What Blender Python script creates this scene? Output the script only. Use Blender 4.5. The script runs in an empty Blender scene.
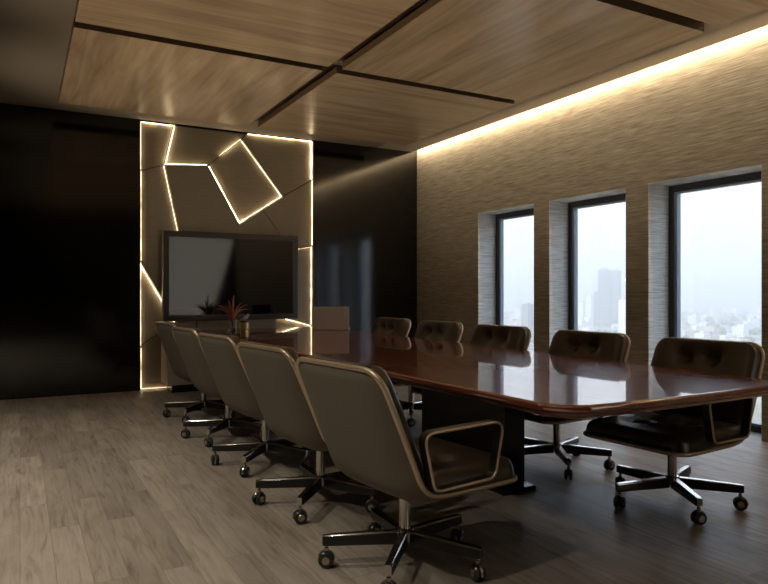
import bpy, bmesh, math, random
from mathutils import Vector, Matrix
random.seed(7)
scn = bpy.context.scene
col = scn.collection
PI = math.pi
R = math.radians

# ------------------------------------------------------------------ measures
CAM_H = 1.2
FILL_POWER = 390  # power of each added ceiling fill lamp
W = 5.235          # inner face of the window wall
D = 8.49           # inner face of the far wall
H = 3.30           # ceiling
XL = -2.9          # left wall
YR = -1.3          # rear wall
TW = 0.335         # window reveal depth

# ------------------------------------------------------------------ node helpers
def mat(name):
    m = bpy.data.materials.new(name)
    m.use_nodes = True
    nt = m.node_tree
    b = nt.nodes['Principled BSDF']
    return m, nt, b

def sset(b, **k):
    names = dict(color='Base Color', rough='Roughness', metal='Metallic', ior='IOR', coat='Coat Weight',
                 coat_rough='Coat Roughness', spec='Specular IOR Level', emis='Emission Color',
                 emis_s='Emission Strength', aniso='Anisotropic', sheen='Sheen Weight', trans='Transmission Weight',
                 coat_ior='Coat IOR')
    for a, v in k.items():
        s = b.inputs[names[a]]
        if isinstance(v, (tuple, list)) and len(v) == 3: v = (*v, 1)
        s.default_value = v

def node(nt, t, **k):
    n = nt.nodes.new(t)
    for a, v in k.items():
        if a in n.inputs.keys(): n.inputs[a].default_value = v
        else: setattr(n, a, v)
    return n

def coords(nt, scale=(1, 1, 1), rot=(0, 0, 0), kind='Object', loc=(0, 0, 0)):
    tc = node(nt, 'ShaderNodeTexCoord')
    mp = node(nt, 'ShaderNodeMapping')
    mp.inputs['Scale'].default_value = scale
    mp.inputs['Rotation'].default_value = rot
    mp.inputs['Location'].default_value = loc
    nt.links.new(tc.outputs[kind], mp.inputs['Vector'])
    return mp.outputs['Vector']

def noise(nt, vec, scale=5, detail=4, rough=.5, dist=0):
    n = node(nt, 'ShaderNodeTexNoise')
    n.inputs['Scale'].default_value = scale; n.inputs['Detail'].default_value = detail
    n.inputs['Roughness'].default_value = rough; n.inputs['Distortion'].default_value = dist
    nt.links.new(vec, n.inputs['Vector'])
    return n.outputs['Fac']

def ramp(nt, fac, stops):
    r = node(nt, 'ShaderNodeValToRGB')
    e = r.color_ramp.elements
    while len(e) < len(stops): e.new(.5)
    for q, (p, c) in zip(e, stops):
        q.position = p; q.color = (*c, 1) if len(c) == 3 else c
    nt.links.new(fac, r.inputs['Fac'])
    return r.outputs['Color']

def mix(nt, fac, a, b, mode='MIX'):
    m = node(nt, 'ShaderNodeMix', data_type='RGBA', blend_type=mode)
    for sock, v in ((m.inputs[0], fac), (m.inputs[6], a), (m.inputs[7], b)):
        if isinstance(v, (int, float)): sock.default_value = v
        elif isinstance(v, tuple): sock.default_value = (*v, 1)
        else: nt.links.new(v, sock)
    return m.outputs[2]

def bump(nt, b, h, strength=.2, dist=.01):
    n = node(nt, 'ShaderNodeBump')
    n.inputs['Strength'].default_value = strength; n.inputs['Distance'].default_value = dist
    nt.links.new(h, n.inputs['Height'])
    nt.links.new(n.outputs['Normal'], b.inputs['Normal'])

def simple(name, color, rough=.5, **k):
    m, nt, b = mat(name)
    sset(b, color=color, rough=rough, **k)
    v = coords(nt)
    f = noise(nt, v, 40, 3)
    c = mix(nt, f, tuple(x * .9 for x in color), tuple(min(1, x * 1.1) for x in color))
    nt.links.new(c, b.inputs['Base Color'])
    return m

# ------------------------------------------------------------------ materials
M = {}

def floor_mat():
    m, nt, b = mat('oak_floor')
    v = coords(nt)
    # planks run along Y: rotate so that brick rows follow X
    br = node(nt, 'ShaderNodeTexBrick')
    br.offset = .37; br.offset_frequency = 2
    mp = coords(nt, rot=(0, 0, R(90)))
    nt.links.new(mp, br.inputs['Vector'])
    br.inputs['Color1'].default_value = (0, 0, 0, 1); br.inputs['Color2'].default_value = (1, 1, 1, 1)
    br.inputs['Mortar'].default_value = (.5, .5, .5, 1)
    br.inputs['Scale'].default_value = 1
    br.inputs['Mortar Size'].default_value = .0012
    br.inputs['Mortar Smooth'].default_value = .1
    br.inputs['Brick Width'].default_value = 1.25
    br.inputs['Row Height'].default_value = .135
    br.inputs['Bias'].default_value = 0
    tone = br.outputs['Color']
    # grain offset per plank
    add = node(nt, 'ShaderNodeVectorMath', operation='MULTIPLY_ADD')
    nt.links.new(tone, add.inputs[0]); add.inputs[1].default_value = (7.3, 3.1, 5.7)
    nt.links.new(v, add.inputs[2])
    mp2 = node(nt, 'ShaderNodeMapping'); mp2.inputs['Scale'].default_value = (14, 1.1, 1)
    nt.links.new(add.outputs[0], mp2.inputs['Vector'])
    g = noise(nt, mp2.outputs[0], 2.2, 8, .62, .9)
    mp3 = node(nt, 'ShaderNodeMapping'); mp3.inputs['Scale'].default_value = (3.2, .9, 1)
    nt.links.new(add.outputs[0], mp3.inputs['Vector'])
    blot = noise(nt, mp3.outputs[0], 1.8, 3, .5, .4)
    base = ramp(nt, tone, [(0, (.225, .194, .160)), (.5, (.27, .236, .197)), (1, (.318, .281, .238))])
    gr = ramp(nt, g, [(.28, (.45, .41, .37)), (.48, (.92, .92, .91)), (.75, (1.15, 1.15, 1.15))])
    c = mix(nt, .85, base, gr, 'MULTIPLY')
    bl = ramp(nt, blot, [(.3, (.72, .70, .68)), (.55, (1, 1, 1)), (.8, (1.08, 1.08, 1.08))])
    c = mix(nt, .8, c, bl, 'MULTIPLY')
    # knots
    vo = node(nt, 'ShaderNodeTexVoronoi'); vo.inputs['Scale'].default_value = 1.5
    mp4 = node(nt, 'ShaderNodeMapping'); mp4.inputs['Scale'].default_value = (1.9, .85, 1)
    nt.links.new(add.outputs[0], mp4.inputs['Vector']); nt.links.new(mp4.outputs[0], vo.inputs['Vector'])
    kn = ramp(nt, vo.outputs['Distance'], [(.0, (.22, .18, .14)), (.05, (.5, .45, .4)), (.11, (1, 1, 1))])
    c = mix(nt, .6, c, kn, 'MULTIPLY')
    c = mix(nt, br.outputs['Fac'], c, (.13, .11, .088))
    nt.links.new(c, b.inputs['Base Color'])
    rr = ramp(nt, g, [(.2, (.52,) * 3), (.8, (.38,) * 3)])
    nt.links.new(rr, b.inputs['Roughness'])
    hh = mix(nt, br.outputs['Fac'], g, (0, 0, 0))
    bump(nt, b, hh, .12, .003)
    sset(b, spec=.4)
    return m
M['floor'] = floor_mat()

def wood_panel_mat(name, along_x, c0, c1, c2, seed):
    m, nt, b = mat(name)
    sc = (.55, 9, 9) if along_x else (9, .55, 9)
    v = coords(nt, scale=sc, loc=(seed, seed * 2.3, seed * .7))
    g = noise(nt, v, 1.5, 7, .58, .7)
    v2 = coords(nt, scale=(.35, 2.4, 2) if along_x else (2.4, .35, 2), loc=(seed * 1.7, seed, 0))
    g2 = noise(nt, v2, 1.4, 3, .5, .9)
    c = ramp(nt, g, [(.25, c0), (.5, c1), (.78, c2)])
    s = ramp(nt, g2, [(.3, (.72, .70, .68)), (.5, (1, 1, 1)), (.7, (1.12, 1.1, 1.08))])
    c = mix(nt, .8, c, s, 'MULTIPLY')
    nt.links.new(c, b.inputs['Base Color'])
    sset(b, rough=.27, spec=.6)
    bump(nt, b, g, .05, .002)
    return m
wc = ((.36, .245, .145), (.50, .365, .23), (.62, .475, .32))
M['wood_x'] = wood_panel_mat('ceiling_veneer_across', True, *wc, 1.3)
M['wood_y'] = wood_panel_mat('ceiling_veneer_along', False, *wc, 4.1)

def paper_mat(name, c0, c1, c2):
    m, nt, b = mat(name)
    v = coords(nt, scale=(.8, .8, 24))
    g = noise(nt, v, 3.0, 5, .68, 0)
    v2 = coords(nt, scale=(1.6, 1.6, 48))
    g2 = noise(nt, v2, 3, 3, .6, 0)
    v3 = coords(nt, scale=(90, 90, 90))
    g3 = noise(nt, v3, 2, 2)
    c = ramp(nt, g, [(.28, c0), (.5, c1), (.72, c2)])
    s = ramp(nt, g2, [(.35, (.62, .61, .60)), (.6, (1.1, 1.1, 1.1))])
    c = mix(nt, .75, c, s, 'MULTIPLY')
    s3 = ramp(nt, g3, [(.3, (.85, .85, .85)), (.7, (1.08, 1.08, 1.08))])
    c = mix(nt, .5, c, s3, 'MULTIPLY')
    nt.links.new(c, b.inputs['Base Color'])
    sset(b, rough=.75, spec=.25)
    hh = mix(nt, .5, g, g2)
    bump(nt, b, hh, .22, .003)
    return m
M['paper'] = paper_mat('grasscloth', (.27, .226, .168), (.38, .322, .245), (.48, .415, .325))
M['reveal'] = paper_mat('reveal_grasscloth', (.62, .61, .59), (.72, .71, .69), (.80, .79, .77))

def black_mat():
    m, nt, b = mat('black_lacquer')
    sset(b, color=(.0022, .002, .0018), rough=.11, spec=.5, ior=1.72)
    v = coords(nt, scale=(60, 60, 60))
    f = noise(nt, v, 1.2, 3)
    bump(nt, b, f, .05, .002)
    return m
M['black'] = black_mat()

def metal_panel_mat():
    m, nt, b = mat('bronze_sheet')
    v = coords(nt, scale=(2.2, 2.2, 60))
    f = noise(nt, v, 3, 4, .6)
    c = ramp(nt, f, [(.3, (.25, .21, .155)), (.7, (.33, .28, .21))])
    nt.links.new(c, b.inputs['Base Color'])
    rr = ramp(nt, f, [(.3, (.34,) * 3), (.7, (.42,) * 3)])
    nt.links.new(rr, b.inputs['Roughness'])
    sset(b, metal=.4, spec=.6)
    return m
M['bronze'] = metal_panel_mat()

def emit(name, color, s, dots=False):
    m, nt, b = mat(name)
    sset(b, color=(.8, .8, .8), emis=color, emis_s=s, rough=.5)
    if dots:
        v = coords(nt, kind='Object')
        f = noise(nt, v, 9, 2)
        r = ramp(nt, f, [(.3, (s * .35,) * 3), (.7, (s * 1.3,) * 3)])
        nt.links.new(r, b.inputs['Emission Strength'])
    return m
WARM = (1.0, .76, .46)
M['led'] = emit('warm_led', WARM, 14, True)
M['led_soft'] = emit('warm_led_dim', WARM, 5, True)
M['cove_led'] = emit('cove_led_tape', (1.0, .83, .58), 62)
M['lamp_led'] = emit('downlight_diffuser', (1.0, .86, .68), 6)

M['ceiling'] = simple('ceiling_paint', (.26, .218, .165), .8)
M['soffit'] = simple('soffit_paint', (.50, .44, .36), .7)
M['plain_wall'] = simple('plain_wall_paint', (.30, .27, .23), .8)
M['dark_frame'] = simple('dark_anodised_aluminium', (.022, .025, .030), .32, spec=.5)
M['sill'] = simple('window_gasket', (.24, .29, .36), .45)  # blue sky light on the glazing beads is put into this colour
M['tv_case'] = simple('tv_case', (.055, .05, .044), .3, spec=.6)
M['edge_band'] = simple('dark_edge_veneer', (.08, .046, .022), .45)
M['button'] = simple('black_button', (.012, .010, .008), .35)
m, nt, b = mat('tv_screen'); sset(b, color=(.004, .004, .004), rough=.06, ior=1.95); M['screen'] = m
M['chrome'] = simple('polished_aluminium', (.55, .53, .50), .16, metal=1.0)
M['leg_dark'] = simple('leg_side_enamel', (.015, .014, .013), .35)
M['bronze_trim'] = simple('bronze_rim', (.60, .48, .35), .36, metal=.7)
M['caster'] = simple('caster_wheel', (.02, .02, .02), .3)
M['caster_hood'] = simple('caster_hood', (.42, .38, .33), .25, metal=.9)
M['rubber'] = simple('black_armband', (.012, .011, .010), .35)

def shell_mat():
    m, nt, b = mat('taupe_shell')
    v = coords(nt, scale=(140, 140, 140))
    f = noise(nt, v, 2, 3)
    c = ramp(nt, f, [(.3, (.124, .107, .080)), (.7, (.152, .132, .101))])
    nt.links.new(c, b.inputs['Base Color'])
    sset(b, rough=.62, spec=.35)
    bump(nt, b, f, .08, .001)
    return m
M['shell'] = shell_mat()

def leather_mat():
    m, nt, b = mat('dark_leather')
    v = coords(nt, scale=(1, 1, 1))
    vo = node(nt, 'ShaderNodeTexVoronoi'); vo.inputs['Scale'].default_value = 260
    nt.links.new(v, vo.inputs['Vector'])
    f = noise(nt, v, 6, 4)
    c = ramp(nt, f, [(.3, (.036, .028, .017)), (.7, (.054, .043, .027))])
    nt.links.new(c, b.inputs['Base Color'])
    sset(b, rough=.29, spec=.75)
    bump(nt, b, vo.outputs['Distance'], .06, .001)
    return m
M['leather'] = leather_mat()

def mahogany_mat():
    m, nt, b = mat('mahogany_lacquer')
    v = coords(nt, scale=(16, 1.4, 6))
    g = noise(nt, v, 2, 7, .6, .8)
    v2 = coords(nt, scale=(40, 2.5, 20))
    g2 = noise(nt, v2, 2.5, 4, .6, .4)
    c = ramp(nt, g, [(.25, (.13, .016, .005)), (.5, (.27, .042, .013)), (.78, (.38, .085, .03))])
    s = ramp(nt, g2, [(.3, (.6, .55, .5)), (.6, (1.1, 1.1, 1.1))])
    c = mix(nt, .7, c, s, 'MULTIPLY')
    nt.links.new(c, b.inputs['Base Color'])
    sset(b, rough=.3, spec=.5, coat=1.0, coat_rough=.03, coat_ior=3.0)
    return m
M['mahogany'] = mahogany_mat()
M['plinth'] = simple('black_plinth', (.006, .006, .006), .25)
M['credenza'] = simple('credenza_taupe', (.42, .37, .29), .45)
M['laptop'] = simple('light_grey_laptop_shell', (.66, .65, .60), .5)
M['keys'] = simple('laptop_keys', (.03, .03, .03), .5)
M['brass'] = simple('brushed_brass', (.62, .46, .22), .3, metal=1.0)
M['lid_wood'] = simple('walnut_lid', (.16, .08, .035), .5)
M['bird'] = simple('grey_ceramic', (.55, .55, .55), .35)
M['red_leaf'] = simple('red_leaf', (.40, .10, .035), .5)
M['curtain'] = simple('black_drape', (.004, .004, .004), .95, spec=.05)

def glass_mat(name, tint=(1, 1, 1), refl=.06):
    m = bpy.data.materials.new(name); m.use_nodes = True
    nt = m.node_tree; nt.nodes.clear()
    o = node(nt, 'ShaderNodeOutputMaterial')
    t = node(nt, 'ShaderNodeBsdfTransparent'); t.inputs['Color'].default_value = (*tint, 1)
    g = node(nt, 'ShaderNodeBsdfGlossy'); g.inputs['Roughness'].default_value = .01
    fr = node(nt, 'ShaderNodeFresnel'); ge = node(nt, 'ShaderNodeNewGeometry')
    mr = node(nt, 'ShaderNodeMapRange'); mr.inputs['To Min'].default_value = 1.5; mr.inputs['To Max'].default_value = 1 / 1.5
    nt.links.new(ge.outputs['Backfacing'], mr.inputs['Value']); nt.links.new(mr.outputs[0], fr.inputs['IOR'])
    mx = node(nt, 'ShaderNodeMixShader')
    nt.links.new(fr.outputs[0], mx.inputs[0]); nt.links.new(t.outputs[0], mx.inputs[1]); nt.links.new(g.outputs[0], mx.inputs[2])
    nt.links.new(mx.outputs[0], o.inputs['Surface'])
    return m
M['glass'] = glass_mat('window_glass', (.985, .99, .99))
m, nt, b = mat('vase_glass'); sset(b, color=(.95, .97, .97), rough=.02, trans=1.0, ior=1.45); M['vase'] = m

# ------------------------------------------------------------------ mesh helpers
class MB:
    def __init__(s): s.v = []; s.f = []; s.mi = []
    def add(s, vs, fs, mi=0):
        o = len(s.v); s.v += [tuple(v) for v in vs]
        s.f += [tuple(i + o for i in f) for f in fs]; s.mi += [mi] * len(fs)
        return s
    def box(s, x0, x1, y0, y1, z0, z1, mi=0, M_=None):
        vs = [Vector((x, y, z)) for z in (z0, z1) for y in (y0, y1) for x in (x0, x1)]
        if M_: vs = [M_ @ v for v in vs]
        return s.add(vs, [(0, 2, 3, 1), (4, 5, 7, 6), (0, 1, 5, 4), (2, 6, 7, 3), (0, 4, 6, 2), (1, 3, 7, 5)], mi)
    def prism(s, pts, fn, d0, d1, mi=0):
        """polygon pts (a,b) extruded from d0 to d1; fn(a,b,d)->xyz"""
        n = len(pts)
        vs = [fn(a, b, d0) for a, b in pts] + [fn(a, b, d1) for a, b in pts]
        fs = [tuple(range(n))[::-1], tuple(range(n, 2 * n))] + [(i, (i + 1) % n, n + (i + 1) % n, n + i) for i in range(n)]
        return s.add(vs, fs, mi)
    def lathe(s, prof, n=24, c=(0, 0, 0), axis='z', mi=0, caps=True):
        vs = []
        for r, z in prof:
            for i in range(n):
                a = 2 * PI * i / n
                p = (r * math.cos(a), r * math.sin(a), z)
                if axis == 'y': p = (p[0], p[2], p[1])
                if axis == 'x': p = (p[2], p[0], p[1])
                vs.append((p[0] + c[0], p[1] + c[1], p[2] + c[2]))
        fs = []
        for j in range(len(prof) - 1):
            for i in range(n):
                fs.append((j * n + i, j * n + (i + 1) % n, (j + 1) * n + (i + 1) % n, (j + 1) * n + i))
        if caps:
            fs.append(tuple(range(n))[::-1]); k = (len(prof) - 1) * n
            fs.append(tuple(range(k, k + n)))
        return s.add(vs, fs, mi)
    def sweep(s, path, sect, closed=False, up=Vector((0, 0, 1)), mi=0, frames=None):
        """sect: list of (u,v); frame: side = tangent x up"""
        path = [Vector(p) for p in path]; n = len(path); k = len(sect); vs = []
        for i, p in enumerate(path):
            a = path[(i - 1) % n] if (closed or i > 0) else p
            b_ = path[(i + 1) % n] if (closed or i < n - 1) else p
            t = (b_ - a).normalized()
            if frames: nx, ny = frames[i]
            else:
                nx = t.cross(up)
                if nx.length < 1e-4: nx = t.cross(Vector((1, 0, 0)))
                nx.normalize(); ny = nx.cross(t).normalized()
            vs += [p + nx * u + ny * v for u, v in sect]
        fs = []
        for i in range(n if closed else n - 1):
            j = (i + 1) % n
            for q in range(k):
                fs.append((i * k + q, i * k + (q + 1) % k, j * k + (q + 1) % k, j * k + q))
        if not closed:
            fs.append(tuple(range(k))[::-1]); fs.append(tuple(range((n - 1) * k, n * k)))
        return s.add(vs, fs, mi)
    def mesh(s, name, mats, smooth=35, bevel=0, fix=True):
        me = bpy.data.meshes.new(name)
        me.from_pydata(s.v, [], s.f)
        for q in (mats if isinstance(mats, (list, tuple)) else [mats]): me.materials.append(q)
        me.polygons.foreach_set('material_index', s.mi)
        bm = bmesh.new(); bm.from_mesh(me)
        if fix:
            bmesh.ops.recalc_face_normals(bm, faces=bm.faces)
        if bevel:
            es = [e for e in bm.edges if len(e.link_faces) == 2 and e.calc_face_angle(0) > R(40)]
            bmesh.ops.bevel(bm, geom=es, offset=bevel, segments=2, affect='EDGES', profile=.5, clamp_overlap=True)
        bm.to_mesh(me); bm.free()
        if smooth:
            me.shade_smooth(); me.set_sharp_from_angle(angle=R(smooth))
        return me
    def build(s, name, mats, parent=None, loc=None, **k):
        return link(name, s.mesh(name, mats, **k), parent, loc)

def link(name, data, parent=None, loc=None):
    o = bpy.data.objects.new(name, data); col.objects.link(o)
    if parent: o.parent = parent
    if loc: o.location = loc
    return o
def tag(o, label, cat, group=None):
    o['label'] = label; o['category'] = cat
    if group: o['group'] = group
    return o
def thing(name, label, cat, loc=(0, 0, 0), rz=0, group=None):
    o = bpy.data.objects.new(name, None); col.objects.link(o)
    o.location = loc; o.rotation_euler = (0, 0, rz); o.empty_display_size = .1
    return tag(o, label, cat, group)
def struct(o):
    o['kind'] = 'structure'; return o
def circ(r, n=10, sx=1, sy=1):
    return [(r * sx * math.cos(2 * PI * i / n), r * sy * math.sin(2 * PI * i / n)) for i in range(n)]
def rounded(pts, r, n=5):
    """round polygon corners (2d)"""
    out = []; k = len(pts)
    for i in range(k):
        p0, p, p1 = Vector(pts[i - 1]), Vector(pts[i]), Vector(pts[(i + 1) % k])
        a = (p0 - p).normalized(); b_ = (p1 - p).normalized()
        ang = a.angle(b_); d = min(r / math.tan(ang / 2), (p0 - p).length * .45, (p1 - p).length * .45)
        s0 = p + a * d; s1 = p + b_ * d
        for j in range(n + 1):
            t = j / n
            q = s0 * (1 - t) ** 2 + p * 2 * t * (1 - t) + s1 * t * t
            out.append((q.x, q.y))
    return out
def crom(P, t):
    n = len(P) - 1; x = t * n; i = min(int(x), n - 1); f = x - i
    g = lambda k: Vector(P[max(0, min(n, k))])
    p0, p1, p2, p3 = g(i - 1), g(i), g(i + 1), g(i + 2)
    return .5 * ((2 * p1) + (p2 - p0) * f + (2 * p0 - 5 * p1 + 4 * p2 - p3) * f * f + (3 * p1 - p0 - 3 * p2 + p3) * f ** 3)
def sstep(a, b, x):
    t = max(0, min(1, (x - a) / (b - a))); return t * t * (3 - 2 * t)

# ------------------------------------------------------------------ room shell
struct(MB().box(XL, W + TW + .1, YR, D + .2, -.12, 0).build('floor', M['floor'], smooth=0))
struct(MB().box(XL - .1, W + .02, YR - .2, D + .2, H + .16, H + .3).build('ceiling_slab', M['plain_wall'], smooth=0)).name = 'ceiling.001'
SL = W - .08     # lip of the cove
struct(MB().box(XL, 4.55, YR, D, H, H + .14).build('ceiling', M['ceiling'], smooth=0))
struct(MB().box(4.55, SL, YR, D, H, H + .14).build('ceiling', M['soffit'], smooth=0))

# far wall: black lacquer on both sides of the metal panels
struct(MB().box(XL, 1.284, D, D + .16, 0, H + .16).build('wall_back', M['black'], smooth=0))
struct(MB().box(3.546, W + TW, D, D + .16, 0, H + .16).build('wall_back', M['black'], smooth=0))
struct(MB().box(1.284, 3.546, D + .09, D + .16, 0, H + .16).build('wall_back', M['plinth'], smooth=0))
# left and rear wall
struct(MB().box(XL - .15, XL, YR - .2, D + .16, 0, H + .16).build('wall_left', M['plain_wall'], smooth=0))
# window wall with three openings down to the floor
wins = [(5.902, 6.976), (4.569, 5.653), (3.204, 4.308)]
WT = 2.232
wb = MB()
wb.box(W, W + TW + .02, YR, D, WT, H + .16)
edges = [YR] + [q for a, b in reversed(wins) for q in (a, b)] + [D]
for i in range(0, len(edges), 2): wb.box(W, W + TW + .02, edges[i], edges[i + 1], 0, WT)
struct(wb.build('wall_right', M['paper'], smooth=0))
for n, (a, b) in enumerate(wins, 1):
    # lighter lining boards of the reveal
    lb = MB()
    t = .006
    lb.box(W + .002, W + TW - .02, b - t, b, 0, WT); lb.box(W + .002, W + TW - .02, a, a + t, 0, WT)
    lb.box(W + .002, W + TW - .02, a + t, b - t, WT - t, WT)
    struct(lb.build('trim_%d' % n, M['reveal'], smooth=0))
    fx0, fx1 = W + TW - .05, W + TW + .015
    fr = MB()
    fw = .055
    fr.box(fx0, fx1, a + t, a + t + fw, 0, WT - t); fr.box(fx0, fx1, b - t - fw, b - t, 0, WT - t)
    fr.box(fx0, fx1, a + t + fw, b - t - fw, WT - t - fw - .01, WT - t); fr.box(fx0, fx1, a + t + fw, b - t - fw, 0, fw)
    wo = struct(fr.build('window_%d' % n, M['dark_frame'], smooth=0, bevel=.004))
    gb = MB().box(W + TW - .012, W + TW - .006, a + t + fw - .01, b - t - fw + .01, fw - .01, WT - t - fw)
    gb.build('glass_pane', M['glass'], wo, smooth=0)
    bd = MB()
    ya, yb, za, zb = a + t + fw, b - t - fw, fw, WT - t - fw - .01
    bd.box(fx0 + .012, fx1, ya, ya + .03, za, zb); bd.box(fx0 + .012, fx1, yb - .03, yb, za, zb)
    bd.box(fx0 + .012, fx1, ya + .03, yb - .03, zb - .014, zb); bd.box(fx0 + .012, fx1, ya + .03, yb - .03, za, za + .014)
    bd.build('glazing_bead', M['sill'], wo, smooth=0)
# rear wall with one glazed opening
RX0, RX1 = 3.15, 5.2
rb = MB()
rb.box(XL, RX0, YR - .2, YR, 0, H + .16); rb.box(RX1, W + TW, YR - .2, YR, 0, H + .16)
rb.box(RX0, RX1, YR - .2, YR, 2.9, H + .16)
struct(rb.build('wall_rear', M['black'], smooth=0))
fr = MB()
for x in (RX0, RX1 - .06): fr.box(x, x + .06, YR - .14, YR - .06, 0, 2.9)
fr.box(RX0 + .06, RX1 - .06, YR - .14, YR - .06, 2.84, 2.9); fr.box(RX0 + .06, RX1 - .06, YR - .14, YR - .06, 0, .06)
wo = struct(fr.build('window_4', M['dark_frame'], smooth=0))
MB().box(RX0 + .05, RX1 - .05, YR - .105, YR - .098, .05, 2.85).build('glass_pane', M['glass'], wo, smooth=0)
bm_ = bpy.data.materials.new('roller_blind'); bm_.use_nodes = True  # unseen blind, added to warm and dim what the television reflects
nt = bm_.node_tree; nt.nodes.clear()
o_ = node(nt, 'ShaderNodeOutputMaterial'); d_ = node(nt, 'ShaderNodeBsdfDiffuse'); t_ = node(nt, 'ShaderNodeBsdfTranslucent'); a_ = node(nt, 'ShaderNodeMixShader')
d_.inputs['Color'].default_value = (.7, .62, .52, 1); t_.inputs['Color'].default_value = (.95, .86, .74, 1); a_.inputs[0].default_value = .85
nt.links.new(d_.outputs[0], a_.inputs[1]); nt.links.new(t_.outputs[0], a_.inputs[2]); nt.links.new(a_.outputs[0], o_.inputs['Surface'])
bl_ = thing('roller_blind', 'beige roller blind drawn down over the rear window behind the viewer', 'blind', (0, YR - .03, 0))
MB().box(RX0 + .005, RX1 - .005, -.001, .001, .01, 2.80).build('cloth', bm_, bl_, smooth=0)
MB().lathe([(.03, RX0 + .01), (.03, RX1 - .01)], 16, (0, 0, 2.84), 'x').build('roller', M['dark_frame'], bl_)
# unseen drape added and shaped to darken half of the television's reflection
pts = []
cb = MB()
nz, nx = 30, 60
vs = []; fs = []
for j in range(nz + 1):
    z = .03 + 3.2 * j / nz
    xl = 4.38 + .305 * z - .10 * max(0, 1 - z / .7) ** 2
    x1 = 5.215
    xl = min(xl, x1 - .05)
    for i in range(nx + 1):
        t = i / nx
        vs.append((xl + (x1 - xl) * t, YR + .1 + .035 * math.sin(t * 46) * min(1, (x1 - xl) / .3), z))
for j in range(nz):
    for i in range(nx):
        a = j * (nx + 1) + i
        fs.append((a, a + 1, a + nx + 2, a + nx + 1))
cb.add(vs, fs)
o = cb.build('drape', M['curtain'])
sm = o.modifiers.new('thick', 'SOLIDIFY'); sm.thickness = .006
tag(o, 'black drape gathered at the right of the rear window behind the viewer', 'curtain')

# ------------------------------------------------------------------ cove light along the window wall
t_ = thing('cove_light', 'warm light tape in the ceiling slot above the windows', 'light strip', (W - .03, 3.2, H))
MB().box(-.049, -.012, -4.45, 5.27, .040, .046).build('led_tape', M['cove_led'], t_, smooth=0)
MB().box(-.0495, .028, -4.46, 5.28, .046, .06).build('channel', M['chrome'], t_, smooth=0)

# ------------------------------------------------------------------ hanging ceiling panels
xs = [(.36, 2.425), (2.56, 4.66)]
ys = [(5.565, 7.86), (3.31, 5.445), (1.06, 3.19), (-1.15, .94)]
place = ['far left', 'far right', 'second row left', 'second row right', 'third row left', 'third row right']
labels = ['far left wooden ceiling panel, grain running towards the metal wall',
          'far right wooden ceiling panel next to the lit corner, grain running across',
          'left wooden ceiling panel in the second row from the metal wall',
          'right wooden ceiling panel in the second row, above the windows',
          'near left wooden ceiling panel cut off by the top of the photo',
          'near right wooden ceiling panel in the top right corner of the photo',
          'wooden ceiling panel overhead to the left behind the viewer',
          'wooden ceiling panel overhead to the right behind the viewer']
DROP = .08
k = 0
for r, (y0, y1) in enumerate(ys):
    for c, (x0, x1) in enumerate(xs):
        al = (r + c) % 2 == 1
        cx_, cy_ = (x0 + x1) / 2, (y0 + y1) / 2
        p = MB().box(x0 - cx_, x1 - cx_, y0 - cy_, y1 - cy_, -DROP, -.0005).build('ceiling_panel', [M['wood_x'] if al else M['wood_y'], M['edge_band']], None, (cx_, cy_, H), smooth=0, bevel=.002)
        for q in p.data.polygons:
            if abs(q.normal.z) < .5: q.material_index = 1
        tag(p, labels[k], 'ceiling panel', 'hanging wooden ceiling panels')
        k += 1

# recessed downlights over the walkway on the left
dl_lab = 'round recessed downlight in the ceiling over the walkway left of the chairs'
for i, (lx, ly) in enumerate([(-.75, 5.6), (-.75, 3.7), (-.75, 1.8), (-.75, -.1)]):
    t_ = thing('downlight', dl_lab, 'downlight', (lx, ly, H), 0, 'recessed downlights over the walkway')
    MB().lathe([(.052, -.001), (.07, -.001), (.072, -.006), (.055, -.008), (.052, -.001)], 24, caps=False).build('bezel', M['chrome'], t_)
    MB().lathe([(.05, -.003), (.05, -.001)], 24).build('diffuser', M['lamp_led'], t_)
    ld = bpy.data.lights.new('downlight_beam', 'SPOT'); ld.energy = 215; ld.color = (1.0, .89, .74)
    ld.spot_size = R(112); ld.spot_blend = .9; ld.shadow_soft_size = .05
    lo = link('downlight_beam', ld, t_, (0, 0, -.02))

# added out of view: fill lamps on a bench, to brighten ceiling and wall
sb = thing('sideboard', 'long low black sideboard along the left wall outside the picture', 'cabinet', (-2.66, 3.9, 0))
MB().box(-.22, .20, -3.9, 3.9, .06, .82).build('body', M['plinth'], sb, smooth=0, bevel=.004)
MB().box(-.18, .15, -3.85, 3.85, 0, .06).build('plinth', M['dark_frame'], sb, smooth=0)
MB().box(.18, .20, -3.9, 3.9, .82, .995).build('upstand', M['plinth'], sb, smooth=0)  # lip added to cut off the low part of the beams
for i, ly in enumerate([.7, 2.8, 4.9, 7.0]):
    t_ = thing('floodlight', 'small black floodlight on the sideboard, aimed up at the wooden ceiling panels', 'lamp', (-2.72, ly, .8225), 0, 'floodlights on the sideboard')
    MB().box(-.05, .05, -.06, .06, 0, .012).build('base', M['dark_frame'], t_, smooth=0)
    for q in (-.05, .04): MB().box(-.008, .008, q, q + .01, .012, .13).build('bracket', M['dark_frame'], t_, smooth=0)
    hd = MB().lathe([(.02, -.07), (.038, -.05), (.04, .03), (.036, .03), (.034, .01), (.001, .01)], 20, caps=False).build('head', M['dark_frame'], t_, (0, 0, .13))
    hd.rotation_euler = (0, R(71), 0)
    MB().lathe([(.033, .012), (.033, .014)], 20).build('lens', M['lamp_led'], hd)
    ld = bpy.data.lights.new('floodlight_beam', 'SPOT'); ld.energy = FILL_POWER; ld.color = (1.0, .85, .63)
    ld.spot_size = R(58); ld.spot_blend = 1.0; ld.shadow_soft_size = .03
    lo = link('floodlight_beam', ld, hd, (0, 0, .05)); lo.rotation_euler = (PI, 0, 0)

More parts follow.
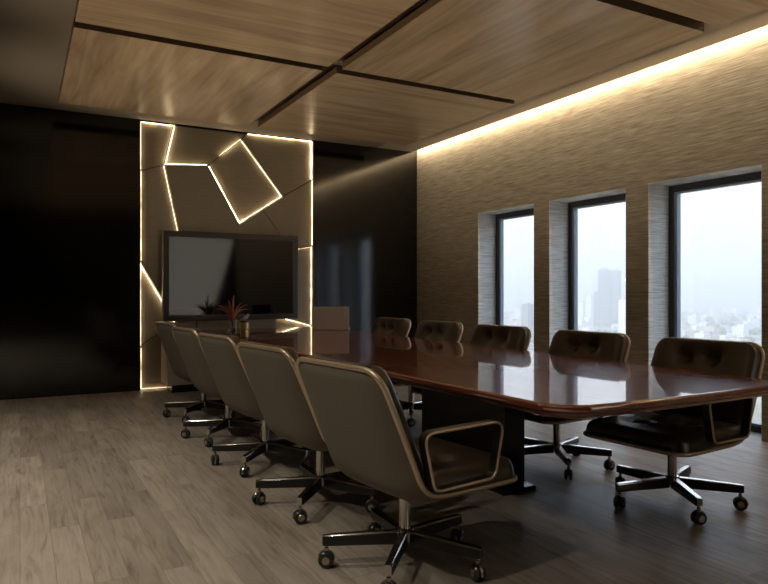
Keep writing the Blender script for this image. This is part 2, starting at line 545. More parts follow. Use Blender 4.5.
# ------------------------------------------------------------------ metal feature wall
P = dict(A=(1.284, 3.296), B=(1.688, 3.296), C=(2.623, 3.296), D=(3.546, 3.296), E=(1.284, 2.69), F=(1.573, 2.781), G=(2.111, 2.821),
         H=(2.556, 3.204), I=(3.123, 2.493), K=(3.546, 2.752), L=(2.522, 2.092), M=(2.836, 2.302), Q=(1.284, 1.572), Y=(1.712, .818),
         N=(1.972, .857), U=(2.291, 1.55), Z=(2.462, .86), V=(3.223, 1.779), S=(3.546, 1.837), W=(3.024, .882), X=(3.546, .743),
         O=(1.284, .528), a=(1.284, .004), b=(1.972, .004), c=(3.024, .004), d=(3.546, .004))
fw_ = thing('metal_panel_wall', 'backlit bronze metal panel wall of angular pieces behind the screen', 'wall panelling', (0, D, 0))
LOW, MID, HI = .070, .045, .020     # depth of the face behind the black wall's face
polys = [('ABFE', LOW), ('BCHGF', LOW), ('CDKIH', MID), ('HIMLG', LOW), ('FGLUZN', HI), ('EFNYQ', MID), ('QYO', LOW), ('OYNba', MID),
         ('LMVWZU', HI), ('MIKSV', HI), ('VSXW', MID), ('NZWcb', HI), ('WXdc', LOW)]
def inset(pts, g):
    n = len(pts); ar = sum(pts[i][0] * pts[(i + 1) % n][1] - pts[(i + 1) % n][0] * pts[i][1] for i in range(n))
    sg = 1 if ar > 0 else -1; out = []
    for i in range(n):
        p0, p, p1 = Vector(pts[i - 1]), Vector(pts[i]), Vector(pts[(i + 1) % n])
        e0 = (p - p0).normalized(); e1 = (p1 - p).normalized()
        n0 = Vector((-e0.y, e0.x)) * sg; n1 = Vector((-e1.y, e1.x)) * sg
        bi = n0 + n1; bi /= max(.25, bi.dot(n0)) if bi.length > 1e-6 else 1
        q = p + bi * g / 1.0
        out.append((q.x, q.y))
    return out
for names, dep in polys:
    pts = inset([P[c] for c in names], .005)
    mb = MB().prism(pts, lambda a, z, d: (a, d, z), dep, .088)
    mb.build('metal_panel', M['bronze'], fw_, smooth=0, bevel=.0015)
def led(p, q, off, dep, t0=0, t1=1, w=.0018, soft=False):
    """light tape on the face at depth dep, shifted off metres to the left of p->q"""
    p, q = Vector(P[p]), Vector(P[q]); e = (q - p).normalized(); n = Vector((-e.y, e.x))
    L_ = (q - p).length
    a = p + e * (L_ * t0 + .012) + n * off; b_ = p + e * (L_ * t1 - .012) + n * off
    pts = [a + n * w / 2, b_ + n * w / 2, b_ - n * w / 2, a - n * w / 2]
    mb = MB().prism([(v.x, v.y) for v in pts], lambda a, z, d: (a, d, z), dep - .028, dep - .008)
    mb.build('led_tape', M['led_soft' if soft else 'led'], fw_, smooth=0)
led('A', 'B', -.012, LOW); led('C', 'D', -.012, MID)
led('A', 'E', .012, LOW, soft=True); led('E', 'Q', .012, MID, soft=True); led('Q', 'O', .012, LOW, soft=True); led('O', 'a', .012, MID, soft=True)
led('D', 'K', -.012, MID); led('K', 'S', -.010, HI, soft=True); led('S', 'X', -.012, MID, soft=True); led('X', 'd', -.012, LOW, soft=True)
led('B', 'F', .012, LOW)
led('F', 'G', .012, LOW); led('G', 'H', .012, LOW, .35, 1)
led('G', 'L', .012, LOW); led('H', 'I', -.012, LOW, soft=True); led('L', 'I', .012, LOW)
led('F', 'N', -.012, MID, 0, .8, soft=True); led('Q', 'Y', -.012, LOW); led('W', 'X', -.012, LOW); led('V', 'S', -.012, MID, .3, 1, soft=True)
led('a', 'b', .012, MID, 0, .9, w=.001, soft=True)

# ------------------------------------------------------------------ television
tv = thing('television', 'large black flat television mounted on the metal panel wall', 'television', (2.41, 8.40, 1.398))
hw, hh = .882, .56
fb = MB()
def rect(a, b, dx): return [(-a + dx, -b + dx), (a - dx, -b + dx), (a - dx, b - dx), (-a + dx, b - dx)]
def ring(mb, prof):
    """prof: list of (inset, y)"""
    vs = []; fs = []
    for (g, y) in prof:
        for (x, z) in rect(hw, hh, g): vs.append((x, y, z))
    for j in range(len(prof) - 1):
        for i in range(4): fs.append((j * 4 + i, j * 4 + (i + 1) % 4, j * 4 + 4 + (i + 1) % 4, j * 4 + 4 + i))
    mb.add(vs, fs)
ring(fb, [(.0, .05), (0, 0), (.006, -.012), (.018, -.016), (.070, -.016), (.078, -.006), (.078, .05)])
fb.build('bezel', M['tv_case'], tv, smooth=25)
MB().box(-hw + .07, hw - .07, -.008, .004, -hh + .07, hh - .07).build('screen', M['screen'], tv, smooth=0)
MB().box(-hw + .05, hw - .05, .02, .07, -hh + .05, hh - .05).build('back_case', M['tv_case'], tv, smooth=0)
MB().box(-.3, .3, .07, .106, -.2, .2).build('wall_bracket', M['dark_frame'], tv, smooth=0)

# ------------------------------------------------------------------ credenza
cr = thing('credenza', 'low taupe credenza against the metal wall below the television', 'cabinet', (0, 0, 0))
cx0, cx1, cy0, cy1, cz0, cz1 = 1.522, 3.30, 8.03, 8.465, .095, .70
MB().box(cx0, cx1, cy0 + .02, cy1, cz0, cz1).build('body', M['credenza'], cr, smooth=0, bevel=.004)
MB().box(cx0 + .06, cx1 - .06, cy0 + .09, cy1 - .03, 0, cz0).build('plinth', M['plinth'], cr, smooth=0)
dw = (cx1 - cx0) / 4
for i in range(4):
    dr = MB().box(cx0 + dw * i + .003, cx0 + dw * (i + 1) - .003, cy0, cy0 + .02, cz0 + .004, cz1 - .03).build('door', M['credenza'], cr, smooth=0, bevel=.002)
    hx = cx0 + dw * (i + (.88 if i % 2 == 0 else .12))
    MB().box(hx - .006, hx + .006, cy0 - .015, cy0, .45, .6).build('handle', M['bronze_trim'], dr, smooth=0)

# ------------------------------------------------------------------ conference table
TX, TY, TZ = 2.61, 4.92, .75
tb = thing('conference_table', 'long glossy mahogany conference table with rounded corners', 'table', (TX, TY, 0))
def outline(n_s=40, n_c=12, n_e=16):
    hw_, hl, r = .765, 3.0, .20
    pts = []
    def side(y): return hw_ + .042 * (1 - (y / hl) ** 2)
    def end(x): return hl + .045 * (1 - (x / hw_) ** 2)
    # quarter walk, counter clockwise starting at right side bottom
    for i in range(n_s + 1):
        y = -hl + r + (2 * hl - 2 * r) * i / n_s; pts.append((side(y), y))
    def corner(sx, sy, rev):
        out = []
        cxx, cyy = side(hl - r) - r, hl - r
        e0 = end(cxx) - (hl - r)
        for i in range(1, n_c):
            a = PI / 2 * i / n_c
            out.append((sx * (cxx + r * math.cos(a) ** .92), sy * (cyy + e0 * math.sin(a) ** .92)))
        return out[::-1] if rev else out
    pts += corner(1, 1, False)
    cxx = side(hl - r) - r
    for i in range(n_e + 1):
        x = cxx - 2 * cxx * i / n_e; pts.append((x, end(x)))
    pts += corner(-1, 1, True)
    for i in range(n_s + 1):
        y = hl - r - (2 * hl - 2 * r) * i / n_s; pts.append((-side(y), y))
    pts += corner(-1, -1, False)
    for i in range(n_e + 1):
        x = -cxx + 2 * cxx * i / n_e; pts.append((x, -end(x)))
    pts += corner(1, -1, True)
    return pts
OL = outline()
def offset_loop(pts, g):
    n = len(pts); out = []
    for i in range(n):
        a, b_ = Vector(pts[i - 1]), Vector(pts[(i + 1) % n]); t = (b_ - a).normalized()
        nn = Vector((-t.y, t.x)); p = Vector(pts[i]) + nn * g; out.append((p.x, p.y))
    return out
def loop_solid(prof, mb):
    n = len(OL); vs = []; fs = []
    for g, z in prof:
        vs += [(x, y, z) for x, y in offset_loop(OL, g)]
    for j in range(len(prof) - 1):
        for i in range(n): fs.append((j * n + i, j * n + (i + 1) % n, (j + 1) * n + (i + 1) % n, (j + 1) * n + i))
    fs.append(tuple(range(n))[::-1]); k_ = (len(prof) - 1) * n; fs.append(tuple(range(k_, k_ + n)))
    mb.add(vs, fs)
mb = MB()
loop_solid([(.05, TZ - .034), (.012, TZ - .034), (.004, TZ - .030), (0, TZ - .022), (0, TZ - .012), (.004, TZ - .004), (.012, TZ), (.022, TZ)], mb)
mb.build('table_top', M['mahogany'], tb, smooth=40)
mb = MB()
loop_solid([(.12, TZ - .066), (.085, TZ - .066), (.05, TZ - .062), (.022, TZ - .050), (.012, TZ - .036), (.014, TZ - .0345), (.05, TZ - .0345)], mb)
mb.build('edge_moulding', M['mahogany'], tb, smooth=50)
mb = MB().box(-.30, .30, -2.5, 2.5, TZ - .1, TZ - .067)
mb.build('under_frame', M['plinth'], tb, smooth=0)
for sy in (-1, 1):
    y0, y1 = sorted((sy * .87, sy * 1.80))
    lg = MB().box(-.075, .085, y0, y1, 0.03, TZ - .1).build('slab_leg', M['plinth'], tb, smooth=0, bevel=.006)
    MB().box(-.12, .13, y0 - .05, y1 + .05, 0, .03).build('foot_plate', M['plinth'], lg, smooth=0, bevel=.004)

# ------------------------------------------------------------------ swivel chairs
# chair space: x forward, z up, origin on the floor below the post
PROF = [(-.376, .905), (-.331, .805), (-.286, .705), (-.241, .605), (-.200, .512), (-.163, .440), (-.112, .402), (-.03, .391), (.08, .389), (.24, .387), (.40, .386)]
HWID = [.326, .331, .332, .332, .331, .330, .328, .327, .327, .326, .318]
BULG = [.016, .036, .048, .055, .060, .064, .060, .050, .038, .024, .012]
NS, NT = 56, 22
def lin(A, s):
    x = s * (len(A) - 1); i = min(int(x), len(A) - 2); return A[i] + (A[i + 1] - A[i]) * (x - i)
pp = [crom(PROF, i / 200) for i in range(201)]
cum = [0]
for i in range(200): cum.append(cum[-1] + (pp[i + 1] - pp[i]).length)
LEN = cum[-1]
def prof_at(d):
    d = max(0, min(LEN, d))
    for i in range(200):
        if cum[i + 1] >= d:
            f = (d - cum[i]) / max(1e-9, cum[i + 1] - cum[i]); break
    s = (i + f) / 200
    p = crom(PROF, s); q = crom(PROF, min(1, s + .004)) - crom(PROF, max(0, s - .004)); q.normalize()
    n = Vector((q.y, -q.x))            # candidate normal
    if n.x > 0 and s < .5: n = -n
    n_out = Vector((q.y, -q.x))
    # outward = back / down
    if n_out.dot(Vector((-1, -1))) < 0: n_out = -n_out
    return s, p, n_out
def half_w(d, s, rt=.085, rf=.07):
    w = lin(HWID, s)
    if d < rt: w -= rt - math.sqrt(max(0, rt * rt - (rt - d) ** 2))
    e = LEN - d
    if e < rf: w -= rf - math.sqrt(max(0, rf * rf - (rf - e) ** 2))
    return w
def drange(d0, d1, n, dense0=True, dense1=True):
    out = []
    for i in range(n + 1):
        t = i / n
        if dense0 and dense1: t = .5 - .5 * math.cos(PI * t)
        out.append(d0 + (d1 - d0) * t)
    return out
def surf_pt(d, t, off_fn, ins=0):
    s, p, n = prof_at(d)
    w = half_w(d, s) - ins
    o = off_fn(d, s, t)
    return (p.x + n.x * o, w * t, p.y + n.y * o)
def grid(mb, ds, off_fn, ins=0, nt=NT):
    vs = []; fs = []
    ts = [math.sin(PI / 2 * (-1 + 2 * i / nt)) * .35 + (-1 + 2 * i / nt) * .65 for i in range(nt + 1)]
    for d in ds:
        for t in ts: vs.append(surf_pt(d, t, off_fn, ins))
    for j in range(len(ds) - 1):
        for i in range(nt):
            a = j * (nt + 1) + i; fs.append((a, a + 1, a + nt + 2, a + nt + 1))
    mb.add(vs, fs)
    return ts
def shell_off(d, s, t): return lin(BULG, s) * (1 - abs(t) ** 5.5) * sstep(0, .05, d + .01)
smb = MB(); grid(smb, drange(0, LEN, NS), shell_off)
shell_me = smb.mesh('shell', M['shell'], smooth=60, fix=False)
# rim around the whole edge
path = []
ds = drange(0, LEN, 64)
zero = lambda d, s, t: 0
for d in ds: path.append(surf_pt(d, 1, zero))
for i in range(1, 8): path.append(surf_pt(LEN, 1 - 2 * i / 8, zero))
for d in ds[::-1]: path.append(surf_pt(d, -1, zero))
for i in range(1, 8): path.append(surf_pt(0, -1 + 2 * i / 8, zero))
def tube_closed(path, r, n=8, squash=1.0):
    pth = [Vector(p) for p in path]
    cen = Vector((-.05, 0, .60))
    fr = []
    k_ = len(pth)
    for i, p in enumerate(pth):
        t = (pth[(i + 1) % k_] - pth[i - 1]).normalized()
        u = (p - cen); u -= t * u.dot(t); u.normalize()
        fr.append((u, t.cross(u).normalized()))
    return MB().sweep(pth, circ(r, n, squash, 1), closed=True, frames=fr)
rim_me = tube_closed(path, .0118, 8).mesh('rim', M['bronze_trim'], smooth=80)
# cushions
D_SPLIT = None
for i in range(400):
    d = LEN * i / 400
    if prof_at(d)[1].y < .455: D_SPLIT = d; break
def cushion_off(d0, d1, T, tufts, in0, in1):
    def f(d, s, t):
        w = half_w(d, s)
        e = min((1 - abs(t)) * w / .075, (d - d0) / in0, (d1 - d) / in1)
        e = max(0, min(1, e)); edge = (1 - (1 - e) ** 2.6) ** (1 / 2.0)
        h = T * edge
        for (td, ty) in tufts:
            r2 = ((d - td) ** 2 + (w * t - ty) ** 2)
            h -= .042 * math.exp(-r2 / (2 * .022 ** 2)) * edge + .018 * math.exp(-r2 / (2 * .05 ** 2)) * edge
        # soft pull between the tufts
        return -h
    return f
bt = [(.125, -.083), (.125, .083), (.30, -.083), (.30, .083)]
st = [(D_SPLIT + .17, -.095), (D_SPLIT + .17, .095), (D_SPLIT + .34, -.095), (D_SPLIT + .34, .095)]
bo = cushion_off(0, D_SPLIT + .02, .068, bt, .032, .05)
so = cushion_off(D_SPLIT - .01, LEN, .085, st, .05, .05)
mb = MB(); grid(mb, drange(0.002, D_SPLIT + .02, 40), bo, .002, 44); back_me = mb.mesh('back_cushion', M['leather'], smooth=80, fix=False)
mb = MB(); grid(mb, drange(D_SPLIT - .01, LEN - .002, 44), so, .002, 44); seat_me = mb.mesh('seat_cushion', M['leather'], smooth=80, fix=False)
but_me = MB().lathe([(.0005, .006), (.006, .005), (.010, .002), (.011, -.004)], 12, caps=True).mesh('button', M['button'], smooth=60)
def button_mat4(td, ty, f):
    s, p, n = prof_at(td); w = half_w(td, s); o = f(td, s, ty / w)
    pos = Vector((p.x + n.x * o, ty, p.y + n.y * o)); nz_ = Vector((-n.x, 0, -n.y))
    return Matrix.Translation(pos) @ nz_.to_track_quat('Z', 'Y').to_matrix().to_4x4()
# arm: closed loop band with a bright outer edge
loop = rounded([(-.185, .655), (.245, .660), (.195, .430), (-.130, .425)], .045, 6)
def arm_mesh(side):
    y0 = .322 * side; y1 = .362 * side
    mb = MB(); n = len(loop); c = Vector((.03, .54)); vs = []
    for (x, z) in loop:
        q = Vector((x, z)); i = loop.index((x, z))
        a, b_ = Vector(loop[i - 1]), Vector(loop[(i + 1) % n]); t = (b_ - a).normalized(); nn = Vector((t.y, -t.x))
        if nn.dot(q - c) < 0: nn = -nn
        ou = q + nn * .006; inn = q - nn * .006
        vs += [(ou.x, y0, ou.y), (ou.x, y1, ou.y), (inn.x, y1, inn.y), (inn.x, y0, inn.y)]
    fs = []
    for i in range(n):
        j = (i + 1) % n
        for k_ in range(4): fs.append((i * 4 + k_, i * 4 + (k_ + 1) % 4, j * 4 + (k_ + 1) % 4, j * 4 + k_))
    mb.add(vs, fs)
    tr = MB().sweep([(x, y1, z) for x, z in loop], circ(.0062, 8), closed=True, up=Vector((0, 1, 0)))
    return mb.mesh('arm', M['rubber'], smooth=40), tr.mesh('arm_trim', M['bronze_trim'], smooth=80)
armL, armR = arm_mesh(1), arm_mesh(-1)
post_me = MB().lathe([(.025, .135), (.025, .30), (.030, .302), (.030, .345), (.016, .347)], 24).box(-.10, .12, -.07, .07, .335, .352).mesh('post', M['chrome'], smooth=40)
hub_me = MB().lathe([(.020, .100), (.040, .105), (.043, .115), (.043, .150), (.036, .158), (.020, .160)], 24).mesh('hub', M['chrome'], smooth=40)
def leg_mesh():
    mb = MB(); st_ = [(.034, .153, .094, .020), (.15, .150, .095, .0185), (.345, .141, .096, .0165), (.362, .139, .098, .0145)]
    vs = []; fs = []; mi = []
    for x, zt, zb, w in st_:
        vs += [(x, -w, zb), (x, w, zb), (x, w, zt - .008), (x, w * .75, zt - .001), (x, -w * .75, zt - .001), (x, -w, zt - .008)]
    o = len(mb.v)
    for j in range(len(st_) - 1):
        for k_ in range(6):
            mb.add([], [])
            mb.f.append((j * 6 + k_, j * 6 + (k_ + 1) % 6, j * 6 + 6 + (k_ + 1) % 6, j * 6 + 6 + k_))
            mb.mi.append(0 if k_ in (2, 3, 4) else 1)
    mb.f.append(tuple(range(6))[::-1]); mb.mi.append(0)
    mb.f.append(tuple(range(18, 24))); mb.mi.append(0)
    mb.v = vs
    return mb.mesh('leg', [M['chrome'], M['leg_dark']], smooth=30)
leg_me = leg_mesh()
def caster_mesh():
    mb = MB()
    for s in (-1, 1):
        prof = [(.006, s * .006), (.028, s * .006), (.034, s * .010), (.035, s * .018), (.031, s * .024), (.014, s * .0265), (.004, s * .027)]
        mb.lathe(prof, 20, (0, 0, .035), 'y', 0)
    # hood over the wheels and the stem
    vs = []; fs = []; n = 12
    for i in range(n + 1):
        a = R(-10) + R(170) * i / n
        for y in (-.0055, .0055):
            vs.append((.040 * math.cos(a), y, .035 + .040 * math.sin(a))); vs.append((.012 * math.cos(a), y, .035 + .012 * math.sin(a)))
    for i in range(n):
        a = i * 4; b_ = a + 4
        fs += [(a, b_, b_ + 2, a + 2), (a + 1, a + 3, b_ + 3, b_ + 1), (a, a + 1, b_ + 1, b_), (a + 2, b_ + 2, b_ + 3, a + 3)]
    fs += [(0, 2, 3, 1), (n * 4, n * 4 + 1, n * 4 + 3, n * 4 + 2)]
    mb.add(vs, fs, 1)
    for s in (-1, 1):
        mb.lathe([(.018, s * .0268), (.017, s * .0285), (.004, s * .029)], 16, (0, 0, .035), 'y', 1)
    mb.lathe([(.010, .070), (.010, .085), (.006, .088), (.006, .100)], 12, (0, 0, 0), 'z', 1)
    return mb.mesh('caster', [M['caster'], M['caster_hood']], smooth=40)
caster_me = caster_mesh()

def make_chair(label, loc, rz, group):
    r = thing('swivel_chair', label, 'chair', loc, rz, group)
    link('shell', shell_me, r); link('rim', rim_me, r)
    b_ = link('back_cushion', back_me, r); s_ = link('seat_cushion', seat_me, r)
    for q in bt: link('button', but_me, b_).matrix_local = button_mat4(*q, bo)
    for q in st: link('button', but_me, s_).matrix_local = button_mat4(*q, so)
    for am in (armL, armR):
        a = link('arm', am[0], r); link('arm_trim', am[1], a)
    link('post', post_me, r); link('hub', hub_me, r)
    return r
def add_legs(r, base_world, swivel):
    for k_ in range(5):
        l = link('leg', leg_me, r); l.rotation_euler = (0, 0, base_world + k_ * 2 * PI / 5 - r.rotation_euler.z)
        c = link('caster', caster_me, l, (.345, 0, 0)); c.rotation_euler = (0, 0, swivel + k_ * 1.3)

order = ['nearest', 'second nearest', 'third nearest', 'fourth nearest', 'farthest']
Ltxt = ['taupe backed swivel chair nearest the viewer, its arm loop fully in view',
        'taupe backed swivel chair directly behind the nearest one, left of the table',
        'middle one of the five taupe chair backs left of the table',
        'fourth taupe chair back from the viewer, left of the table',
        'farthest taupe chair back on the left, beside the low cabinet']
Rtxt = ['nearest tufted dark leather chair on the window side, seat and star base in view',
        'second tufted leather chair on the window side, in front of the middle pier',
        'third tufted leather chair on the window side, in front of the farthest window',
        'fourth tufted leather chair on the window side, against the plain wall',
        'farthest tufted leather chair on the window side, against the black wall']
Lpos = [(1.49, 2.52, 7), (1.50, 3.48, 7), (1.505, 4.46, 6), (1.51, 5.42, 5), (1.55, 6.42, 6)]
Rpos = [(3.25, 2.51, 184.5), (3.25, 3.435, 184.5), (3.24, 4.42, 184.5), (3.24, 5.36, 184.5), (3.24, 6.30, 184)]
for i, (x, y, a) in enumerate(Lpos):
    r = make_chair(Ltxt[i], (x, y, 0), R(a), 'swivel chairs left of the table'); add_legs(r, R(13), .4 + i)
for i, (x, y, a) in enumerate(Rpos):
    r = make_chair(Rtxt[i], (x, y, 0), R(a), 'swivel chairs on the window side'); add_legs(r, R(23), 1.1 + i)

# ------------------------------------------------------------------ things on the table
lt = thing('laptop', 'open light grey laptop at the far end of the table, back of lid facing us', 'laptop', (3.20, 7.12, TZ), R(-29))
lid = MB().box(-.215, .215, -.006, .006, .004, .275).build('lid', M['laptop'], lt, smooth=0, bevel=.004)
MB().box(-.20, .20, .0061, .0075, .02, .262).build('display', M['screen'], lid, smooth=0)
kb = MB().box(-.215, .215, .008, .29, 0, .016).build('base', M['laptop'], lt, smooth=0, bevel=.004)
MB().box(-.18, .18, .03, .15, .016, .018).build('keyboard', M['keys'], kb, smooth=0)

vx, vy = 2.22, 7.78
va = tag(MB().lathe([(.040, .0), (.044, .004), (.046, .04), (.046, .125), (.043, .125), (.043, .04), (.040, .012), (.001, .010)], 28, caps=False).build('glass_vase', M['vase'], None, (vx, vy, TZ + .0005), smooth=50),
         'clear glass vase at the far end of the table holding red leaves', 'vase')
pl = thing('red_foliage', 'spiky red orange leaves standing in the glass vase', 'plant', (vx, vy, TZ + .014))
for i, (lean, az, ln) in enumerate([(2, 0, .40), (30, 175, .32), (34, 5, .34), (16, 200, .30), (18, -20, .32), (42, 160, .32), (24, 90, .28), (46, 20, .32), (10, 130, .34)]):
    L_ = ln; vs = []; fs = []; n = 10
    a = R(az); le = R(lean)
    for j in range(n + 1):
        t = j / n
        wd = .003 + .009 * math.sin(PI * max(0, (t - .25) / .75)) ** .8 if t > .25 else .003
        bend = le * (.06 + .94 * t * t)
        rr, z = L_ * t * math.sin(bend), L_ * t * math.cos(bend)
        d = Vector((math.cos(a), math.sin(a), 0)); s_ = Vector((-math.sin(a), math.cos(a), 0))
        # leaf blade faces the long side of the table
        if abs(d.x) > .5: s_ = Vector((math.cos(bend) * d.x, .3, -math.sin(bend)))
        p = d * rr * (1 if rr else 0); p.z = z
        for q, th in ((-1, 0), (0, .004), (1, 0), (0, -.002)):
            v = p + s_.normalized() * wd * q + Vector((0, -th, 0)); vs.append(v)
    for j in range(n):
        for k_ in range(4): fs.append((j * 4 + k_, j * 4 + (k_ + 1) % 4, j * 4 + 4 + (k_ + 1) % 4, j * 4 + 4 + k_))
    fs += [(0, 1, 2, 3), (n * 4 + 3, n * 4 + 2, n * 4 + 1, n * 4)]
    MB().add(vs, fs).build('leaf', M['red_leaf'], pl, smooth=60)
px_, py_ = 2.36, 7.76
pt = thing('brass_pot', 'small round brass pot with wooden lid right of the vase', 'pot', (px_, py_, TZ))
MB().lathe([(.050, 0), (.054, .003), (.054, .085), (.050, .088)], 28).build('body', M['brass'], pt, smooth=40)
MB().lathe([(.060, .088), (.064, .092), (.064, .102), (.058, .106)], 28).build('lid', M['lid_wood'], pt, smooth=40)
# small bird figurine
bd = bpy.data.meshes.new('bird_figurine')
bm = bmesh.new()
def blob(c, r, sc, rot=0):
    res = bmesh.ops.create_uvsphere(bm, u_segments=16, v_segments=10, radius=r)
    bmesh.ops.transform(bm, matrix=Matrix.Translation(c) @ Matrix.Rotation(rot, 4, 'Y') @ Matrix.Diagonal((*sc, 1)), verts=res['verts'])
blob((0, 0, .036), .028, (1.25, .8, .9), R(-32)); blob((.026, 0, .066), .016, (1, .9, 1)); blob((-.042, 0, .016), .014, (2.0, .7, .4), R(-25))
res = bmesh.ops.create_cone(bm, cap_ends=True, segments=10, radius1=.005, radius2=.0005, depth=.018)
bmesh.ops.transform(bm, matrix=Matrix.Translation((.047, 0, .066)) @ Matrix.Rotation(R(90), 4, 'Y'), verts=res['verts'])
for y in (-.008, .008):
    res = bmesh.ops.create_cone(bm, cap_ends=True, segments=8, radius1=.003, radius2=.003, depth=.022)
    bmesh.ops.transform(bm, matrix=Matrix.Translation((.004, y, .011)), verts=res['verts'])
bm.to_mesh(bd); bm.free(); bd.materials.append(M['bird']); bd.shade_smooth()
o = link('bird_figurine', bd, None, (px_ + .012, py_, TZ + .106)); o.rotation_euler = (0, 0, R(-10))
tag(o, 'small grey bird figurine perched on the lid of the brass pot', 'figurine')

# ------------------------------------------------------------------ the city outside
GZ = -75.0
def ground_mat():
    m, nt, b = mat('city_ground')
    v = coords(nt, scale=(.02, .02, .02))
    a = noise(nt, v, 1.0, 6, .7)
    v2 = coords(nt, scale=(.006, .006, .006))
    c2 = noise(nt, v2, 1.0, 3)
    c = ramp(nt, a, [(.3, (.08, .10, .06)), (.45, (.22, .20, .16)), (.6, (.38, .35, .31)), (.75, (.62, .58, .54))])
    s = ramp(nt, c2, [(.35, (.6, .7, .55)), (.6, (1, 1, 1))])
    c = mix(nt, .7, c, s, 'MULTIPLY')
    nt.links.new(c, b.inputs['Base Color']); sset(b, rough=.95, spec=.1)
    return m
M['ground'] = ground_mat()
struct(MB().add([(-3000, -6000, GZ), (16000, -6000, GZ), (16000, 16000, GZ), (-3000, 16000, GZ)], [(0, 1, 2, 3)]).build('ground', M['ground'], smooth=0))
def facade_mat(name, wall, glass, sx=.28, sz=.31):
    m, nt, b = mat(name)
    br = node(nt, 'ShaderNodeTexBrick'); br.offset = 0
    tc = node(nt, 'ShaderNodeTexCoord')
    sp = node(nt, 'ShaderNodeSeparateXYZ'); nt.links.new(tc.outputs['Object'], sp.inputs[0])
    ad = node(nt, 'ShaderNodeMath', operation='ADD'); nt.links.new(sp.outputs[0], ad.inputs[0]); nt.links.new(sp.outputs[1], ad.inputs[1])
    cb_ = node(nt, 'ShaderNodeCombineXYZ'); nt.links.new(ad.outputs[0], cb_.inputs[0]); nt.links.new(sp.outputs[2], cb_.inputs[1])
    nt.links.new(cb_.outputs[0], br.inputs['Vector'])
    br.inputs['Scale'].default_value = 1; br.inputs['Brick Width'].default_value = 4; br.inputs['Row Height'].default_value = 3.5
    br.inputs['Mortar Size'].default_value = .9; br.inputs['Color1'].default_value = (*glass, 1); br.inputs['Color2'].default_value = (*glass, 1)
    br.inputs['Mortar'].default_value = (*wall, 1)
    nt.links.new(br.outputs['Color'], b.inputs['Base Color']); sset(b, rough=.8, spec=.2)
    return m
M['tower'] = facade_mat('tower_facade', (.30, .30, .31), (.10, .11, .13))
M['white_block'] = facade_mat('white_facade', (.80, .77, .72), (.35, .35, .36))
M['tan_block'] = facade_mat('tan_facade', (.55, .46, .38), (.22, .20, .19))
M['roof'] = simple('flat_roof', (.45, .42, .40), .9)
def block_mesh(w, d, h, kind):
    mb = MB().box(-w / 2, w / 2, -d / 2, d / 2, 0, h, 0)
    if kind == 1: mb.box(-w / 2 + 2, w * .1, -d / 2 + 2, d * .2, h, h + 4, 0)
    if kind == 2: mb.box(w * .05, w / 2, -d / 2, d / 2, h, h * 1.35, 0).box(-w * .3, -w * .1, -2, 2, h, h + 3, 0)
    if kind == 3: mb.box(w / 2, w / 2 + w * .5, -d / 2, d * .1, 0, h * .6, 0)
    mb.box(-w * .1, w * .12, -d * .1, d * .12, h, h + 3.2, 0)
    return mb
variants = []
for i in range(9):
    w, d, h = random.uniform(14, 34), random.uniform(12, 26), random.uniform(7, 20)
    variants.append(block_mesh(w, d, h, i % 4).mesh('low_building', [M['white_block'], M['tan_block'], M['white_block']][i % 3], smooth=0))
# seen through the windows: bearing from the room's axis 33 to 60 degrees
n_b = 0
SPOTS = []
glab = {'n': 'small pale low-rise building in the hazy city below the windows'}
def tower(px, dist, w, d, top_px, label, kind, rz=.3):
    u = (px - 384) / 662.0; S_, C_ = math.sin(R(28.80)), math.cos(R(28.80))
    h = (292 - top_px) / 662 * dist + CAM_H - GZ
    SPOTS.append((dist * (S_ + u * C_), dist * (C_ - u * S_)))
    t = thing('tower_block', label, 'building', (dist * (S_ + u * C_), dist * (C_ - u * S_), GZ), rz, None)
    mb = MB().box(-w / 2, w / 2, -d / 2, d / 2, 0, h)
    mb.build('tower', M[kind], t, smooth=0)
    MB().box(-w * .3, w * .3, -d * .3, d * .3, h, h + h * .04).build('roof_plant', M['roof'], t, smooth=0)
    return t
tower(604.5, 1500, 23, 26, 270, 'tall grey tower slab in the middle window, left one of the twin towers', 'tower', .6)
tower(615, 1560, 20, 26, 271, 'tall grey tower slab in the middle window, right one of the twin towers', 'tower', .6)
tower(597, 1450, 8, 12, 292, 'narrow dark block beside the left foot of the twin towers', 'tower', .6)
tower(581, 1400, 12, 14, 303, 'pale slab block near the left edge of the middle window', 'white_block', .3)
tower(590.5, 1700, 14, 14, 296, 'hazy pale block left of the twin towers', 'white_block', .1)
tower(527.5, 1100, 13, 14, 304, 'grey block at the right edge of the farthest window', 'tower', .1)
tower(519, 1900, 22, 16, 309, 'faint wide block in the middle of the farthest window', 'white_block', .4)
tower(624, 1000, 10, 12, 300, 'white block cut by the right edge of the middle window', 'white_block', .2)

while n_b < 240:
    th = R(random.uniform(31, 62)); dist = random.uniform(640, 3600) ** 1.0
    if random.random() > (1 - (dist - 640) / 4200): continue
    bx_, by_ = dist * math.sin(th), dist * math.cos(th)
    if any((bx_ - q[0]) ** 2 + (by_ - q[1]) ** 2 < 62 ** 2 for q in SPOTS): continue
    SPOTS.append((bx_, by_))
    o = link('low_building', random.choice(variants), None, (dist * math.sin(th), dist * math.cos(th), GZ))
    o.rotation_euler = (0, 0, random.choice([.2, .2 + PI / 2, -.3, 1.0]))
    tag(o, glab['n'], 'building', 'low-rise buildings of the hazy city'); n_b += 1
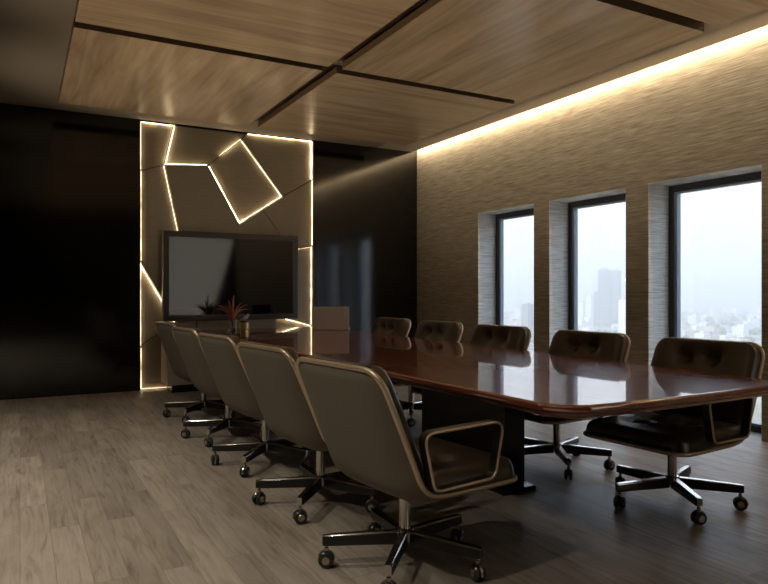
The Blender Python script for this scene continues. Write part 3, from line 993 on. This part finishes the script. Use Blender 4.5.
# trees between the houses: one mass nobody could count
mb = MB()
ico = bmesh.new(); bmesh.ops.create_icosphere(ico, subdivisions=1, radius=1.0)
iv = [v.co.copy() for v in ico.verts]; ifs = [tuple(v.index for v in f.verts) for f in ico.faces]; ico.free()
for i in range(900):
    th = R(random.uniform(31, 62)); dist = 560 + 2000 * random.random() ** 1.6; r_ = random.uniform(4, 9)
    c = Vector((dist * math.sin(th), dist * math.cos(th), GZ + r_ * .7))
    if any((c.x - q[0]) ** 2 + (c.y - q[1]) ** 2 < 42 ** 2 for q in SPOTS): continue
    mb.add([c + Vector((v.x * r_ * random.uniform(.8, 1.25), v.y * r_ * random.uniform(.8, 1.25), v.z * r_ * .9)) for v in iv], ifs)
M['tree'] = simple('tree_canopy', (.09, .12, .055), .95)
o = mb.build('city_trees', M['tree'], smooth=80, fix=False)
o['kind'] = 'stuff'; tag(o, 'green tree crowns scattered between the buildings of the hazy city', 'trees')

# haze over the city
hm = bpy.data.materials.new('city_haze'); hm.use_nodes = True
nt = hm.node_tree; nt.nodes.clear()
out = node(nt, 'ShaderNodeOutputMaterial'); vs_ = node(nt, 'ShaderNodeVolumeScatter')
vs_.inputs['Color'].default_value = (1, .955, .90, 1); vs_.inputs['Density'].default_value = .00085; vs_.inputs['Anisotropy'].default_value = 0
nt.links.new(vs_.outputs[0], out.inputs['Volume'])
HAZE = MB().box(120, 15000, -5000, 15000, GZ - 160, GZ + 245).build('city_haze', hm, smooth=0)
HAZE['kind'] = 'stuff'; tag(HAZE, 'pale haze lying over the distant city outside the windows', 'haze')

# ------------------------------------------------------------------ sky and sun
w = bpy.data.worlds.new('sky'); scn.world = w; w.use_nodes = True
nt = w.node_tree; bg = nt.nodes['Background']
tc = node(nt, 'ShaderNodeTexCoord'); sp = node(nt, 'ShaderNodeSeparateXYZ')
nt.links.new(tc.outputs['Generated'], sp.inputs[0])
c = ramp(nt, sp.outputs[2], [(0.0, (.575, .573, .57)), (.12, (.575, .575, .58)), (.28, (.92, 1.0, 1.15)), (.6, (.70, .92, 1.25))])
nt.links.new(c, bg.inputs['Color']); bg.inputs['Strength'].default_value = 2.3
sl = bpy.data.lights.new('sun', 'SUN'); sl.energy = 5.2; sl.angle = R(3); sl.color = (1, .93, .82)
so_ = link('sun', sl); so_.rotation_euler = Vector((-.75, .35, .62)).to_track_quat('Z', 'Y').to_euler()

# ------------------------------------------------------------------ camera
cam = bpy.data.cameras.new('camera'); cam.sensor_width = 36; cam.lens = 36 * 662 / 768; cam.clip_end = 30000
co = link('camera', cam); co.location = (0, 0, CAM_H); co.rotation_euler = (R(90), 0, -R(28.804))
scn.camera = co
vs = scn.view_settings
scn.display_settings.display_device = 'sRGB'
vs.view_transform = 'Standard'; vs.look = 'None'; vs.exposure = 0; vs.gamma = 1; vs.use_curve_mapping = False
scn.cycles.max_bounces = 8; scn.cycles.diffuse_bounces = 4; scn.cycles.glossy_bounces = 4
scn.cycles.transparent_max_bounces = 12; scn.cycles.volume_bounces = 0
scn.cycles.sample_clamp_indirect = 4.0
scn.cycles.caustics_reflective = False; scn.cycles.caustics_refractive = False
